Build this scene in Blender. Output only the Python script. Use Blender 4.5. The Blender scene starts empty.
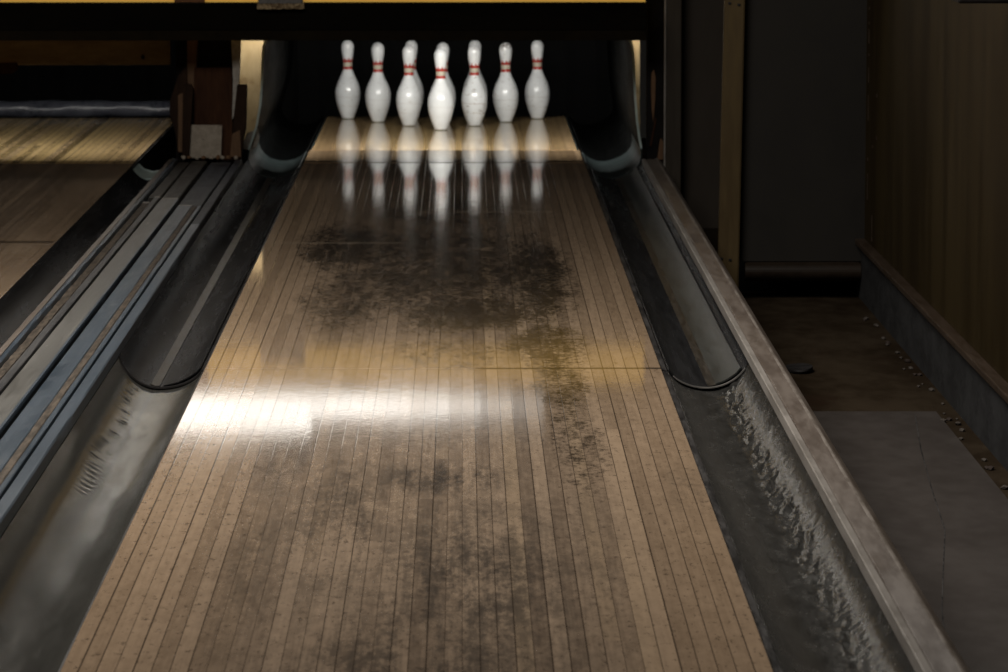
import bpy, bmesh, math, random
from mathutils import Vector, Matrix
random.seed(7)
S = bpy.context.scene
COL = S.collection
# ------------------------------------------------------------------ camera model (1008 x 672)
FP, HC = 4200.0, 1.38
PITCH = math.atan(504 / FP)
YAW = math.atan((42 / FP) * math.cos(PITCH))
_F = Vector((math.sin(YAW)*math.cos(PITCH), math.cos(YAW)*math.cos(PITCH), -math.sin(PITCH)))
_R = Vector((math.cos(YAW), -math.sin(YAW), 0))
_U = Vector((math.sin(YAW)*math.sin(PITCH), math.cos(YAW)*math.sin(PITCH), math.cos(PITCH)))
def ray(x, y): return _F + (x-504)/FP*_R - (y-336)/FP*_U
def G(x, y, z=0.0):                       # point of the plane at height z
    d = ray(x, y); t = (z-HC)/d.z; return d.x*t, d.y*t
def P(x, y, Y):                           # point of the plane at distance Y -> X, z
    d = ray(x, y); t = Y/d.y; return d.x*t, HC+d.z*t

cam = bpy.data.cameras.new('camera'); co = bpy.data.objects.new('camera', cam); COL.objects.link(co)
co.location = (0, 0, HC); co.rotation_euler = (math.pi/2-PITCH, 0, -YAW)
cam.sensor_width = 36; cam.lens = 36*FP/1008; cam.clip_end = 100; cam.clip_start = .1
cam.dof.use_dof = True; cam.dof.focus_distance = 10.2; cam.dof.aperture_fstop = 13
S.camera = co
S.view_settings.view_transform = 'Standard'; S.view_settings.look = 'None'
S.view_settings.gamma = 1; S.view_settings.use_curve_mapping = False; S.view_settings.exposure = 0
w = bpy.data.worlds.new('world'); S.world = w; w.use_nodes = True
w.node_tree.nodes['Background'].inputs[0].default_value = (1, .93, .82, 1)
w.node_tree.nodes['Background'].inputs[1].default_value = .006

# ------------------------------------------------------------------ node helper
class NT:
    def __init__(s, name):
        s.m = bpy.data.materials.new(name); s.m.use_nodes = True
        s.t = s.m.node_tree; s.b = s.t.nodes['Principled BSDF']
    def n(s, typ, ins=None, **kw):
        nd = s.t.nodes.new(typ)
        for k, v in kw.items(): setattr(nd, k, v)
        for k, v in (ins or {}).items(): s.put(nd.inputs[k], v)
        return nd
    def put(s, sock, v):
        if isinstance(v, bpy.types.NodeSocket): s.t.links.new(v, sock)
        elif isinstance(v, tuple) and len(v) == 3 and sock.type == 'RGBA': sock.default_value = (*v, 1)
        else: sock.default_value = v
    def obj(s): return s.n('ShaderNodeTexCoord').outputs['Object']
    def math(s, op, a, b=0.0, c=0.0):
        return s.n('ShaderNodeMath', {0: a, 1: b, 2: c}, operation=op).outputs[0]
    def vm(s, op, a, b=(0, 0, 0)):
        nd = s.n('ShaderNodeVectorMath', {0: a, 1: b}, operation=op)
        return nd.outputs['Value'] if op == 'LENGTH' else nd.outputs[0]
    def sep(s, v): return s.n('ShaderNodeSeparateXYZ', {0: v}).outputs
    def comb(s, x, y, z=0.0): return s.n('ShaderNodeCombineXYZ', {0: x, 1: y, 2: z}).outputs[0]
    def noise(s, v, scale=(1, 1, 1), detail=3, rough=.55, off=(0, 0, 0)):
        v = s.vm('MULTIPLY', v, scale)
        if off != (0, 0, 0): v = s.vm('ADD', v, off)
        return s.n('ShaderNodeTexNoise', {'Vector': v, 'Scale': 1.0, 'Detail': detail, 'Roughness': rough}).outputs[0]
    def white(s, v): return s.n('ShaderNodeTexWhiteNoise', {'Vector': v}, noise_dimensions='3D').outputs['Value']
    def mix(s, f, a, b, mode='MIX'):
        nd = s.n('ShaderNodeMix', {0: f}, data_type='RGBA', blend_type=mode)
        s.put(nd.inputs[6], a); s.put(nd.inputs[7], b); return nd.outputs[2]
    def ss(s, v, a, b, lo=0.0, hi=1.0):
        return s.n('ShaderNodeMapRange', {0: v, 1: a, 2: b, 3: lo, 4: hi}, interpolation_type='SMOOTHSTEP').outputs[0]
    def bump(s, h, strength, dist, nrm=None):
        nd = s.n('ShaderNodeBump', {'Height': h, 'Strength': strength, 'Distance': dist})
        if nrm is not None: s.put(nd.inputs['Normal'], nrm)
        s.put(s.b.inputs['Normal'], nd.outputs[0]); return nd.outputs[0]
    def set(s, **kw):
        mp = dict(col='Base Color', rough='Roughness', metal='Metallic', spec='Specular IOR Level', coat='Coat Weight',
                  coatr='Coat Roughness', emit='Emission Color', es='Emission Strength', alpha='Alpha', trans='Transmission Weight')
        for k, v in kw.items(): s.put(s.b.inputs[mp[k]], v)
        return s.m

def gm(name, c1, c2, scale=(8, 8, 8), rough=.6, metal=0.0, bump=.3, dist=.002, fine=5.0, spec=.22, c3=None, t3=(.6, .72), s3=(5, 5, 5)):
    """surface of one material, mottled between two colours, optional blotches of a third"""
    k = NT(name); o = k.obj()
    a = k.noise(o, scale, 4); b = k.noise(o, tuple(q*fine for q in scale), 3, off=(3, 7, 1))
    f = k.math('ADD', k.math('MULTIPLY', a, .65), k.math('MULTIPLY', b, .35))
    c = k.mix(k.ss(f, .35, .65), c1, c2)
    if c3: c = k.mix(k.ss(k.noise(o, s3, 5, .65, (11, 2, 5)), *t3), c, c3)
    k.bump(f, bump, dist)
    return k.set(col=c, rough=k.ss(f, .3, .7, rough*.85, min(1, rough*1.15)), metal=metal, spec=spec)

LX = -.0768; LHW = .5912; BW = 2*LHW/39
def lane_wood(name, blobs, tint=1.0, seed=0.0, scars=(), rough=.047, wearc=(.013, .011, .0095), c1=(.165, .120, .086), c2=(.425, .315, .222), stains=(), r1w=.20, spec=.42):
    k = NT(name); o = k.obj(); x, y, z = k.sep(o)
    bx = k.math('ADD', k.math('DIVIDE', x, BW), 100.5+seed)
    idx = k.math('FLOOR', bx); fr = k.math('FRACT', bx)
    r0 = k.white(k.comb(idx, 3.0+seed)); seg = k.math('FLOOR', k.math('ADD', k.math('MULTIPLY', y, .16), k.math('MULTIPLY', r0, 9.0)))
    r1 = k.white(k.comb(idx, seg, 7.0)); r2 = k.white(k.comb(idx, seg, 19.0))
    off = k.comb(k.math('MULTIPLY', r1, 31.0), k.math('MULTIPLY', r2, 57.0))
    g1 = k.noise(k.vm('ADD', k.vm('MULTIPLY', o, (130, 2.2, 1)), off), (1, 1, 1), 4, .6)       # grain
    g2 = k.noise(k.vm('ADD', k.vm('MULTIPLY', o, (38, 11, 1)), off), (1, 1, 1), 4, .65)        # cross figure
    broad = k.noise(o, (3.2, .55, 1), 3, .6, (seed, 5, 0))
    f = k.math('ADD', k.math('MULTIPLY', r1, r1w), k.math('ADD', k.math('MULTIPLY', g1, .34), k.math('ADD', k.math('MULTIPLY', g2, .46), k.math('MULTIPLY', broad, .34))))
    t = tint
    c = k.mix(k.ss(f, .40, .96), tuple(q*t for q in c1), tuple(q*t for q in c2))
    c = k.mix(k.math('MULTIPLY', k.ss(r2, .80, .95), .25), c, (.60*t, .44*t, .28*t))
    c = k.mix(k.ss(k.math('ABSOLUTE', x), .22, .58, 0.0, .5), c, k.mix(.5, c, (.60*t, .40*t, .23*t)))
    # short dark checks across the boards
    chk = k.ss(k.noise(k.vm('ADD', k.vm('MULTIPLY', o, (62, 22, 1)), off), (1, 1, 1), 5, .75), .55, .66)
    c = k.mix(k.math('MULTIPLY', chk, .62), c, (.07, .048, .034))
    wear = None
    for (cx, cy, rx, ry, st) in blobs:
        d = k.vm('LENGTH', k.vm('MULTIPLY', k.vm('SUBTRACT', o, (cx, cy, 0)), (1/rx, 1/ry, 0)))
        q = k.ss(d, .25, 1.0, st, 0.0)
        wear = q if wear is None else k.math('MAXIMUM', wear, q)
    if wear is not None:
        n1 = k.noise(o, (58, 30, 1), 6, .8, (seed+2, 0, 0)); n2 = k.noise(o, (11, 2.2, 1), 4, .65, (seed, 9, 0))
        n3 = k.noise(o, (26, 6, 1), 5, .75, (seed+6, 3, 0))
        nn = k.math('ADD', k.math('MULTIPLY', n1, .55), k.math('ADD', k.math('MULTIPLY', n2, .20), k.math('MULTIPLY', n3, .30)))
        wm = k.ss(k.math('ADD', wear, k.math('MULTIPLY', k.math('SUBTRACT', nn, .505), 4.6)), .22, .95)
        wm = k.math('MULTIPLY', wm, k.ss(wear, .02, .3))
        c = k.mix(k.math('MULTIPLY', wm, .93), c, wearc)
    if stains:
        st = None
        for (cx, cy, rx, ry, a_) in stains:
            d = k.vm('LENGTH', k.vm('MULTIPLY', k.vm('SUBTRACT', o, (cx, cy, 0)), (1/rx, 1/ry, 0)))
            q = k.ss(d, .1, 1.0, a_, 0.0)
            st = q if st is None else k.math('MAXIMUM', st, q)
        m1 = k.noise(o, (26, .9, 1), 4, .65, (9, 4, 0)); m2 = k.noise(o, (60, 16, 1), 5, .75, (5, 2, 0)); m3 = k.noise(o, (8, 2.2, 1), 4, .6, (1, 2, 0))
        mm = k.math('ADD', k.math('MULTIPLY', m1, .30), k.math('ADD', k.math('MULTIPLY', m2, .40), k.math('MULTIPLY', m3, .3)))
        c = k.mix(k.math('MULTIPLY', st, k.ss(mm, .42, .58)), c, (.045, .040, .036))
    sv = k.white(k.comb(k.math('FLOOR', k.math('ADD', bx, .5)), 41.0))
    seamw = k.math('ADD', k.math('MULTIPLY', sv, .035), .004)
    e = k.math('ABSOLUTE', k.math('SUBTRACT', fr, .5))
    seam = k.ss(k.math('SUBTRACT', k.math('SUBTRACT', .5, e), seamw), 0.0, .022, 1.0, 0.0)
    c = k.mix(k.math('MULTIPLY', seam, .85), c, (.03, .021, .015))
    for (x0, x1, yy, hw, colr, st) in scars:
        m = k.math('MULTIPLY', k.ss(k.math('ABSOLUTE', k.math('SUBTRACT', y, yy)), hw*.6, hw, 1.0, 0.0),
                   k.math('MULTIPLY', k.ss(x, x0, x0+.03), k.ss(x, x1-.03, x1, 1.0, 0.0)))
        c = k.mix(k.math('MULTIPLY', m, st), c, colr)
    h = k.math('ADD', k.math('ADD', k.math('MULTIPLY', k.noise(o, (24, 9, 1), 3, .6), .6), k.math('MULTIPLY', k.noise(o, (70, 30, 1), 3, .6), .35)),
        k.math('ADD', k.math('MULTIPLY', g2, .30), k.math('MULTIPLY', seam, -.5)))
    k.bump(h, .15, .0009)
    ro = k.math('ADD', k.ss(broad, .3, .7, rough*.85, rough*1.2), k.math('MULTIPLY', g2, .02))
    if wear is not None: ro = k.math('ADD', ro, k.math('MULTIPLY', wm, .04))
    sp = spec
    if wear is not None: sp = k.math('SUBTRACT', .42, k.math('MULTIPLY', wm, .16))
    return k.set(col=c, rough=ro, spec=sp)

# ------------------------------------------------------------------ mesh helpers
def prism(bm, prof, y0, y1, ny=1, f=None, close=True):
    """closed outline of (x, z) swept along Y"""
    rows = []
    for j in range(ny+1):
        yy = y0+(y1-y0)*j/ny
        rows.append([bm.verts.new((x, yy, z+(f(x, yy, i) if f else 0))) for i, (x, z) in enumerate(prof)])
    n = len(prof)
    for a, b in zip(rows, rows[1:]):
        for i in range(n): bm.faces.new((a[i], a[(i+1) % n], b[(i+1) % n], b[i]))
    bm.faces.new(rows[0][::-1]); bm.faces.new(rows[-1])
    return bm
def sheet(bm, path, th, y0, y1, ny=1, f=None):
    """open path of (x, z) given a thickness th on its lower/outer side and swept along Y"""
    n = len(path); out = []
    for i, (x, z) in enumerate(path):
        a = path[max(0, i-1)]; b = path[min(n-1, i+1)]
        dx, dz = b[0]-a[0], b[1]-a[1]; L = math.hypot(dx, dz) or 1
        out.append((x+dz/L*th, z-dx/L*th))
    g = (lambda x, y, i: f(x, y)) if f else None
    return prism(bm, list(path)+out[::-1], y0, y1, ny, g)
def box(bm, x0, x1, y0, y1, z0, z1, bev=0.0, seg=2):
    r = bmesh.ops.create_cube(bm, size=1)
    for v in r['verts']:
        v.co = Vector(((x0+x1)/2+v.co.x*(x1-x0), (y0+y1)/2+v.co.y*(y1-y0), (z0+z1)/2+v.co.z*(z1-z0)))
    if bev:
        es = {e for v in r['verts'] for e in v.link_edges}
        bmesh.ops.bevel(bm, geom=list(es), offset=bev, segments=seg, affect='EDGES', profile=.5)
    return bm
def slab(bm, pts, y0, y1, bev=.002):
    """outline of (x, z) facing the camera, thick from y0 to y1"""
    a = [bm.verts.new((x, y0, z)) for x, z in pts]; b = [bm.verts.new((x, y1, z)) for x, z in pts]
    n = len(pts); fs = [bm.faces.new(a), bm.faces.new(b[::-1])]
    for i in range(n): fs.append(bm.faces.new((a[(i+1) % n], a[i], b[i], b[(i+1) % n])))
    if bev: bmesh.ops.bevel(bm, geom=list(set(a[i2].link_edges[0] for i2 in range(n)) | {e for v in a for e in v.link_edges}), offset=bev, segments=2, affect='EDGES')
    return bm
def lathe(bm, prof, n=40, cap=True, wob=None):
    rings = []
    for r, z in prof:
        rings.append([bm.verts.new((r*math.cos(2*math.pi*i/n), r*math.sin(2*math.pi*i/n), z+(wob(i, n, r, z) if wob else 0))) for i in range(n)])
    for a, b in zip(rings, rings[1:]):
        for i in range(n): bm.faces.new((a[i], a[(i+1) % n], b[(i+1) % n], b[i]))
    if cap: bm.faces.new(rings[0][::-1]); bm.faces.new(rings[-1])
    return bm
def tube_x(bm, x0, x1, y, z, r, n=20, nx=1, f=None):
    rings = []
    for j in range(nx+1):
        xx = x0+(x1-x0)*j/nx
        rings.append([bm.verts.new((xx, y+r*(1+(f(xx, i*2*math.pi/n) if f else 0))*math.cos(2*math.pi*i/n), z+r*(1+(f(xx, i*2*math.pi/n) if f else 0))*math.sin(2*math.pi*i/n))) for i in range(n)])
    for a, b in zip(rings, rings[1:]):
        for i in range(n): bm.faces.new((a[i], b[i], b[(i+1) % n], a[(i+1) % n]))
    bm.faces.new(rings[0]); bm.faces.new(rings[-1][::-1]); return bm
def B(): return bmesh.new()
def link(name, bm, m, org=(0, 0, 0), parent=None, smooth=None):
    bmesh.ops.recalc_face_normals(bm, faces=bm.faces)
    if parent is None: bmesh.ops.translate(bm, verts=bm.verts, vec=(-org[0], -org[1], -org[2]))
    me = bpy.data.meshes.new(name); bm.to_mesh(me); bm.free()
    me.materials.append(m)
    if smooth is not None:
        for p in me.polygons: p.use_smooth = True
        me.set_sharp_from_angle(angle=math.radians(smooth))
    o = bpy.data.objects.new(name, me); COL.objects.link(o)
    if parent is None: o.location = org
    else: o.parent = parent
    return o
def tag(o, label, cat, group=None, kind=None):
    o['label'] = label; o['category'] = cat
    if group: o['group'] = group
    if kind: o['kind'] = kind
    return o
def struct(name, bm, m, smooth=None, label=None, org=(0, 0, 0)):
    o = link(name, bm, m, org, None, smooth); o['kind'] = 'structure'
    if label: o['label'] = label
    return o
def thing(name, loc, label, cat, group=None):
    o = bpy.data.objects.new(name, None); COL.objects.link(o); o.location = loc; o.empty_display_size = .05
    return tag(o, label, cat, group)
def part(name, bm, m, root, smooth=None, label=None):
    """mesh given in world coordinates, stored relative to its root"""
    L = Vector(root.location); r = root
    while r.parent: r = r.parent; L = L+r.location
    bmesh.ops.translate(bm, verts=bm.verts, vec=-L)
    o = link(name, bm, m, (0, 0, 0), root, smooth)
    if label: o['label'] = label
    return o

# ------------------------------------------------------------------ materials
def blob(x, y, rx, ry, st):
    X, Y = G(x, y); s = (G(x+1, y)[0]-X); dy = G(x, y-.5)[1]-G(x, y+.5)[1]
    return (X-LX, Y, rx*s, ry*dy, st)
BLOBS = [blob(*b) for b in [
    (440, 265, 165, 84, .72), (470, 312, 125, 30, .80), (345, 246, 70, 40, .72), (535, 275, 60, 70, .78), (440, 212, 130, 40, .52),
    (345, 300, 70, 45, .55), (545, 345, 60, 38, .74), (562, 385, 44, 44, .6), (578, 445, 46, 85, .42), (440, 355, 130, 26, .38)]]
STAINS = [blob(*b) for b in [(440, 478, 125, 34, .85), (285, 460, 40, 70, .55), (340, 520, 90, 120, .72), (255, 560, 60, 130, .4), (470, 580, 180, 160, .80),
    (430, 660, 250, 130, .75), (600, 570, 60, 150, .4), (690, 490, 40, 40, .4), (390, 425, 240, 60, .3), (470, 630, 110, 90, .7)]]
SC = (.62, .5, .36)
SCARS = [(-.64, -.12, G(300, 243)[1], .03, SC, .22), (-.12, .42, G(460, 212)[1], .035, SC, .34), (.10, .62, G(460, 368.5)[1], .02, (.012, .01, .008), .8)]
M = {}
M['lane'] = lane_wood('lane_wood', BLOBS, 1.0, 0.0, SCARS, stains=STAINS)
M['deck'] = lane_wood('pin_deck_wood', [], 1.0, 3.0, (), .05, c1=(.14, .088, .038), c2=(.44, .31, .145), r1w=.34)
M['tail'] = lane_wood('tail_board_wood', [], 1.0, 8.0, (), .08, spec=.25, c1=(.035, .024, .013), c2=(.10, .072, .038))
M['deck2'] = lane_wood('neighbour_pin_deck_wood', [], 1.0, 5.0, (), .22, c1=(.06, .038, .015), c2=(.46, .33, .15), r1w=.5, spec=.15)
M['lane2'] = lane_wood('neighbour_lane_wood', [(.1, 13.5, .35, 3, .3)], .95, 11.0, [(-.6, .6, G(20, 242)[1], .05, (.03, .02, .015), .7)], .12)
M['fascia'] = gm('dark_edge_wood', (.012, .011, .011), (.06, .056, .054), (40, 6, 40), .5, 0, .5)
M['zinc'] = gm('dull_grey_metal', (.15, .145, .128), (.175, .168, .15), (16, 2.5, 16), .21, .8, .02, .001, 4, .5)
M['pitted'] = gm('pitted_dark_metal', (.09, .088, .082), (.17, .165, .155), (30, 9, 30), .25, .8, .6, .002, 4, .5, (.05, .045, .04), (.6, .8), (20, 7, 20))
M['blackmetal'] = gm('black_gutter_plastic', (.010, .010, .0105), (.022, .022, .023), (18, 1.2, 18), .26, 0, .03, .001, 4, .004)
M['greyplate'] = gm('worn_grey_plate', (.026, .028, .027), (.052, .054, .051), (18, 1.6, 18), .34, 0, .12, .001, 4, .15)
M['groove'] = gm('scuffed_strip', (.012, .011, .010), (.06, .052, .044), (60, 9, 60), .35, .1, .5)
M['rail'] = gm('worn_rail_wood', (.088, .068, .055), (.145, .119, .10), (16, 2.2, 16), .42, 0, .25, .0015, 4, .45, (.09, .07, .055), (.58, .7), (12, 3, 12))
M['ridge'] = gm('ridge_highlight_wood', (.13, .108, .09), (.24, .21, .184), (20, 5, 20), .38, 0, .4, .002, 5, .45)  # highlight along the rail, put into a paler colour
M['railedge'] = gm('pale_rail_edge', (.20, .18, .16), (.30, .275, .25), (14, 3, 14), .4)
M['bluetape'] = gm('blue_grey_plank', (.028, .042, .058), (.050, .065, .083), (30, 1.5, 30), .42, 0, .2, .001, 4, .45, (.085, .085, .085), (.60, .74), (26, 3, 26))
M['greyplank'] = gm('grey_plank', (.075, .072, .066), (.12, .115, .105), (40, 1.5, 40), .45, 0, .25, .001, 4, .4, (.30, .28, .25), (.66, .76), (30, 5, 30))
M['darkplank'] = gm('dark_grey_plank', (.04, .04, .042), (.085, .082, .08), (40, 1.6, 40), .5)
M['dirt'] = gm('brown_dirt', (.028, .022, .017), (.11, .088, .068), (70, 14, 70), .8, 0, .8)
M['paleedge'] = gm('chipped_pale_edge', (.22, .20, .18), (.34, .32, .29), (40, 40, 40), .6)
M['farplank'] = gm('far_dark_plank', (.024, .021, .018), (.042, .037, .031), (30, 1.5, 30), .55)  # far plank lengths are darker than the near ones
M['farblue'] = gm('far_blue_plank', (.024, .026, .032), (.04, .043, .050), (30, 1.5, 30), .55)
M['sleeper'] = gm('black_timber', (.006, .005, .005), (.014, .012, .011), (8, 2, 8), .8, 0, .3, .002, 5, .05)
M['liner'] = gm('green_grey_liner', (.012, .017, .0175), (.023, .031, .031), (9, 9, 9), .35, 0, .1)
M['linerlit'] = gm('lit_liner_edge', (.34, .42, .41), (.46, .55, .53), (9, 9, 9), .4, 0, .1)  # liner edge painted paler to stand for the light it catches
M['linershade'] = gm('shaded_liner', (.0005, .0006, .0006), (.0014, .0017, .0017), (9, 2, 9), .6, 0, .1, .001, 4, .03)  # same liner with the shade inside the pit put into its colour
M['cream'] = gm('cream_board', (.28, .20, .095), (.38, .285, .15), (6, 6, 3), .6, 0, .2, .001, 5, .35, (.20, .13, .055), (.55, .68), (5, 5, 7))
M['plaster'] = gm('grey_plaster', (.25, .23, .20), (.42, .39, .35), (40, 40, 40), .8, 0, .7)
M['redbrown'] = gm('red_brown_wood', (.030, .013, .007), (.06, .027, .014), (20, 20, 3), .6, 0, .3, .002, 5, .05)
M['darkbrown'] = gm('dark_brown_wood', (.014, .008, .005), (.032, .018, .011), (24, 24, 4), .65, 0, .3, .002, 5, .05)
M['midbrown'] = gm('brown_wood', (.085, .045, .02), (.15, .08, .04), (24, 24, 3), .6)
M['card'] = gm('beige_card', (.25, .21, .165), (.36, .31, .25), (30, 30, 30), .85, 0, .4, .001, 4, .3, (.10, .08, .06), (.60, .68), (24, 24, 24))
M['black'] = gm('black_cloth', (.0025, .0025, .0025), (.005, .005, .005), (6, 6, 6), .9, 0, .2, .002, 4, .1)
M['beam'] = gm('black_brown_beam', (.0025, .002, .0014), (.006, .0048, .003), (2, 9, 9), .7, 0, .2, .002, 4, .03)
M['beamedge'] = gm('lighter_beam_edge', (.0075, .0052, .0028), (.013, .0092, .005), (9, 9, 9), .7, 0, .2, .001, 4, .03)  # lighter band along the bottom of the beam
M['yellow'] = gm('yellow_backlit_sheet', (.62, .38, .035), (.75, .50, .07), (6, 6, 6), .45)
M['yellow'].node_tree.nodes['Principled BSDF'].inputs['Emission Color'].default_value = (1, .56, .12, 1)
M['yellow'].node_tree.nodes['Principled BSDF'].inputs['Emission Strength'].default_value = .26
M['brownstrip'] = gm('brown_strip', (.12, .045, .012), (.18, .07, .02), (10, 10, 10), .5)
M['maskgrey'] = gm('mask_board', (.018, .014, .011), (.03, .024, .019), (3, 3, 3), .7)
M['innerboard'] = gm('yellow_brown_board', (.16, .11, .055), (.24, .17, .09), (4, 14, 14), .65)
M['rolled'] = gm('blue_black_leather', (.05, .054, .07), (.10, .106, .13), (9, 9, 9), .30, 0, .7, .006, 3, .5)
M['concrete'] = gm('concrete_floor', (.015, .0092, .0045), (.034, .024, .0145), (3, 1.5, 3), .75, 0, .5, .003, 5, .08, (.020, .011, .006), (.52, .66), (3.4, 1.3, 3))
M['ply'] = gm('grey_sheet', (.037, .0305, .0268), (.047, .0395, .035), (4, 2, 4), .65, 0, .15)
M['block'] = gm('grey_block', (.016, .016, .0165), (.026, .026, .0265), (12, 5, 12), .75, 0, .3)
M['ledge'] = gm('ledge_wood', (.024, .0145, .008), (.038, .025, .016), (30, 4, 30), .6)
M['rubble'] = gm('pale_rubble', (.04, .033, .027), (.09, .076, .066), (60, 60, 60), .9)
M['rubbledark'] = gm('dark_rubble', (.025, .018, .015), (.05, .036, .03), (60, 60, 60), .9)
M['greywall'] = gm('grey_wall', (.012, .0102, .0082), (.0165, .0142, .0115), (2, 2, 1.5), .7, 0, .2)
M['panel'] = gm('brown_grey_panel', (.034, .026, .019), (.046, .036, .027), (3, 3, 1), .6, 0, .15)
M['trimw'] = gm('trim_board', (.034, .026, .018), (.05, .04, .029), (20, 20, 2), .55)
M['tan'] = gm('tan_post_wood', (.050, .030, .0075), (.072, .046, .0135), (20, 20, 2.5), .65, 0, .3, .002, 4, .35, (.07, .042, .018), (.66, .72), (18, 18, 9))
M['kick'] = gm('brown_board', (.010, .0058, .003), (.018, .011, .006), (5, 9, 9), .6)
M['rub'] = gm('black_rubber', (.010, .009, .009), (.02, .018, .018), (20, 20, 20), .7)
M['foam'] = gm('torn_foam', (.10, .06, .03), (.42, .32, .19), (60, 60, 60), .9, 0, 1, .006)
M['bracket'] = gm('grey_bracket', (.10, .095, .09), (.16, .15, .14), (30, 30, 30), .5)
M['housing'] = gm('lamp_housing', (.5, .5, .48), (.6, .6, .58), (8, 8, 8), .5)
M['light_shield'] = gm('black_light_shield', (.006, .006, .006), (.010, .010, .010), (8, 8, 8), .7)
def emis(name, c, s):
    k = NT(name); return k.set(col=(.8, .8, .8), emit=c, es=s, rough=.4)
k = NT('wall_panel_brown'); o = k.obj()
st = k.noise(o, (40, 5, .7), 4, .6); br = k.noise(o, (2, 1, 1.2), 3)
c = k.mix(k.ss(k.math('ADD', k.math('MULTIPLY', st, .6), k.math('MULTIPLY', br, .4)), .36, .62), (.0165, .0105, .0038), (.032, .0220, .0088))
scr = k.ss(k.noise(o, (30, 14, 1.1), 4, .75, (4, 4, 4)), .71, .76)
c = k.mix(k.math('MULTIPLY', scr, .5), c, (.075, .056, .034))
k.bump(st, .15, .001); M['rightwall'] = k.set(col=c, rough=.55, spec=.06)
# pins
k = NT('pin_white'); o = k.obj(); z = k.sep(o)[2]
dirt = k.n('ShaderNodeAttribute', attribute_type='OBJECT', attribute_name='dirt').outputs['Fac']
hd = k.n('ShaderNodeAttribute', attribute_type='OBJECT', attribute_name='head_dirt').outputs['Fac']
sd = k.n('ShaderNodeAttribute', attribute_type='OBJECT', attribute_name='seed').outputs['Fac']
ov = k.vm('ADD', o, k.comb(sd, sd, sd))
n1 = k.noise(ov, (34, 34, 90), 5, .7); n2 = k.noise(ov, (120, 120, 150), 4, .7)
n3 = k.noise(ov, (14, 14, 14), 3, .5)
c = k.mix(k.ss(n3, .3, .7), (.68, .71, .72), (.76, .79, .80))
c = k.mix(k.math('MULTIPLY', k.ss(n1, .56, .66), dirt), c, (.20, .15, .11))
ln = k.math('ADD', k.math('ABSOLUTE', k.math('SUBTRACT', z, k.math('ADD', .108, k.math('MULTIPLY', k.math('SUBTRACT', n3, .5), .012)))), 0.0)
c = k.mix(k.math('MULTIPLY', k.ss(ln, .0006, .0024, 1.0, 0.0), k.math('ADD', .14, k.math('MULTIPLY', dirt, .6))), c, (.30, .24, .20))
ln2 = k.math('ABSOLUTE', k.math('SUBTRACT', z, k.math('ADD', .062, k.math('MULTIPLY', k.math('SUBTRACT', n3, .5), .02))))
c = k.mix(k.math('MULTIPLY', k.ss(ln2, .001, .004, 1.0, 0.0), k.math('MULTIPLY', dirt, k.ss(n2, .45, .6))), c, (.32, .26, .16))
hm = k.math('MULTIPLY', k.math('MULTIPLY', k.ss(z, .342, .366), k.ss(n2, .40, .56)), hd)
c = k.mix(hm, c, (.13, .105, .085))
M['pin'] = k.set(col=c, rough=.2, spec=.6)
M['red'] = gm('red_band', (.28, .018, .012), (.40, .03, .02), (60, 60, 60), .35, 0, .05, .001, 3, .4, (.6, .5, .42), (.66, .7), (150, 150, 150))
M['creamband'] = gm('cream_band', (.42, .41, .32), (.56, .55, .45), (90, 90, 200), .4, 0, .05, .001, 3, .4, (.32, .26, .17), (.53, .62), (170, 170, 260))
M['pinbase'] = gm('pin_base_ring', (.10, .10, .07), (.17, .17, .12), (50, 50, 50), .5)

# ------------------------------------------------------------------ the setting
FZ = -.25
struct('floor', box(B(), -3.2, 1.75, 4.5, 22.5, FZ-.05, FZ), M['concrete'], label='dark stained concrete floor beside and under the lanes')
# right wall: brown sheet above a low block band and a narrow ledge
struct('wall_right', box(B(), 1.41, 1.50, 4.5, 14.75, -.035, 2.7, 0), M['rightwall'], label='brown wall sheet with pale vertical scratches')
bm = B(); box(bm, 1.398, 1.50, 4.5, 14.75, FZ, -.058)
struct('baseboard_right', bm, M['block'], label='grey block band at the foot of the right wall')
struct('trim_1', box(B(), 1.376, 1.50, 4.5, 14.70, -.057, -.036, .004), M['ledge'], label='narrow worn ledge along the right wall')
WY = 14.65
struct('wall_back', box(B(), .955, 1.41, WY, WY+.05, -.115, 2.7), M['greywall'], label='dark grey wall sheet at the end of the side aisle')
struct('wall_rear', box(B(), .80, 1.5, 17.9, 17.95, FZ, 2.7), M['sleeper'])

def ground(o): return o
def single(name, bm, m, org, label, cat, group=None, smooth=None):
    return tag(link(name, bm, m, org, None, smooth), label, cat, group)

# aisle end
single('kick_board', tube_x(box(B(), .99, 1.396, WY-.012, WY+.03, -.185, -.118, .008, 3), .99, 1.396, WY-.004, -.15, .030, 24, 1), M['kick'], (1.19, WY, -.185),
       'rounded brown board across the foot of the grey aisle wall, above a black gap', 'board')
single('gap_shade', box(B(), .95, 1.41, WY+.25, WY+.28, FZ, 0), M['black'], (1.2, WY+.25, FZ), 'shade in the gap under the grey aisle wall, added as a black sheet', 'board')  # black sheet standing in for the shade of the gap
tp = thing('wall_post', (.93, 14.62, FZ), 'tan wooden post standing in front of the grey aisle wall', 'post')
bm = B(); slab(bm, [(.891, FZ), (.964, FZ), (.986, 1.1), (.917, 1.1)], 14.60, 14.648, .004); part('post', bm, M['tan'], tp)
for dx, dz in ((.928, .79), (.96, .785), (.905, -.10), (.935, -.105)):
    part('nail_head', box(B(), dx-.005, dx+.005, 14.596, 14.602, dz-.004, dz+.004, .001), M['rub'], tp, label='dark nail head')
tb = thing('panel_trim', (.86, 17.2, FZ), 'narrow brown trim board with a pale left corner beside the pin machine', 'board')
part('board', box(B(), .832, .8965, 17.18, 17.25, FZ, 1.1, .003), M['trimw'], tb)
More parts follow.
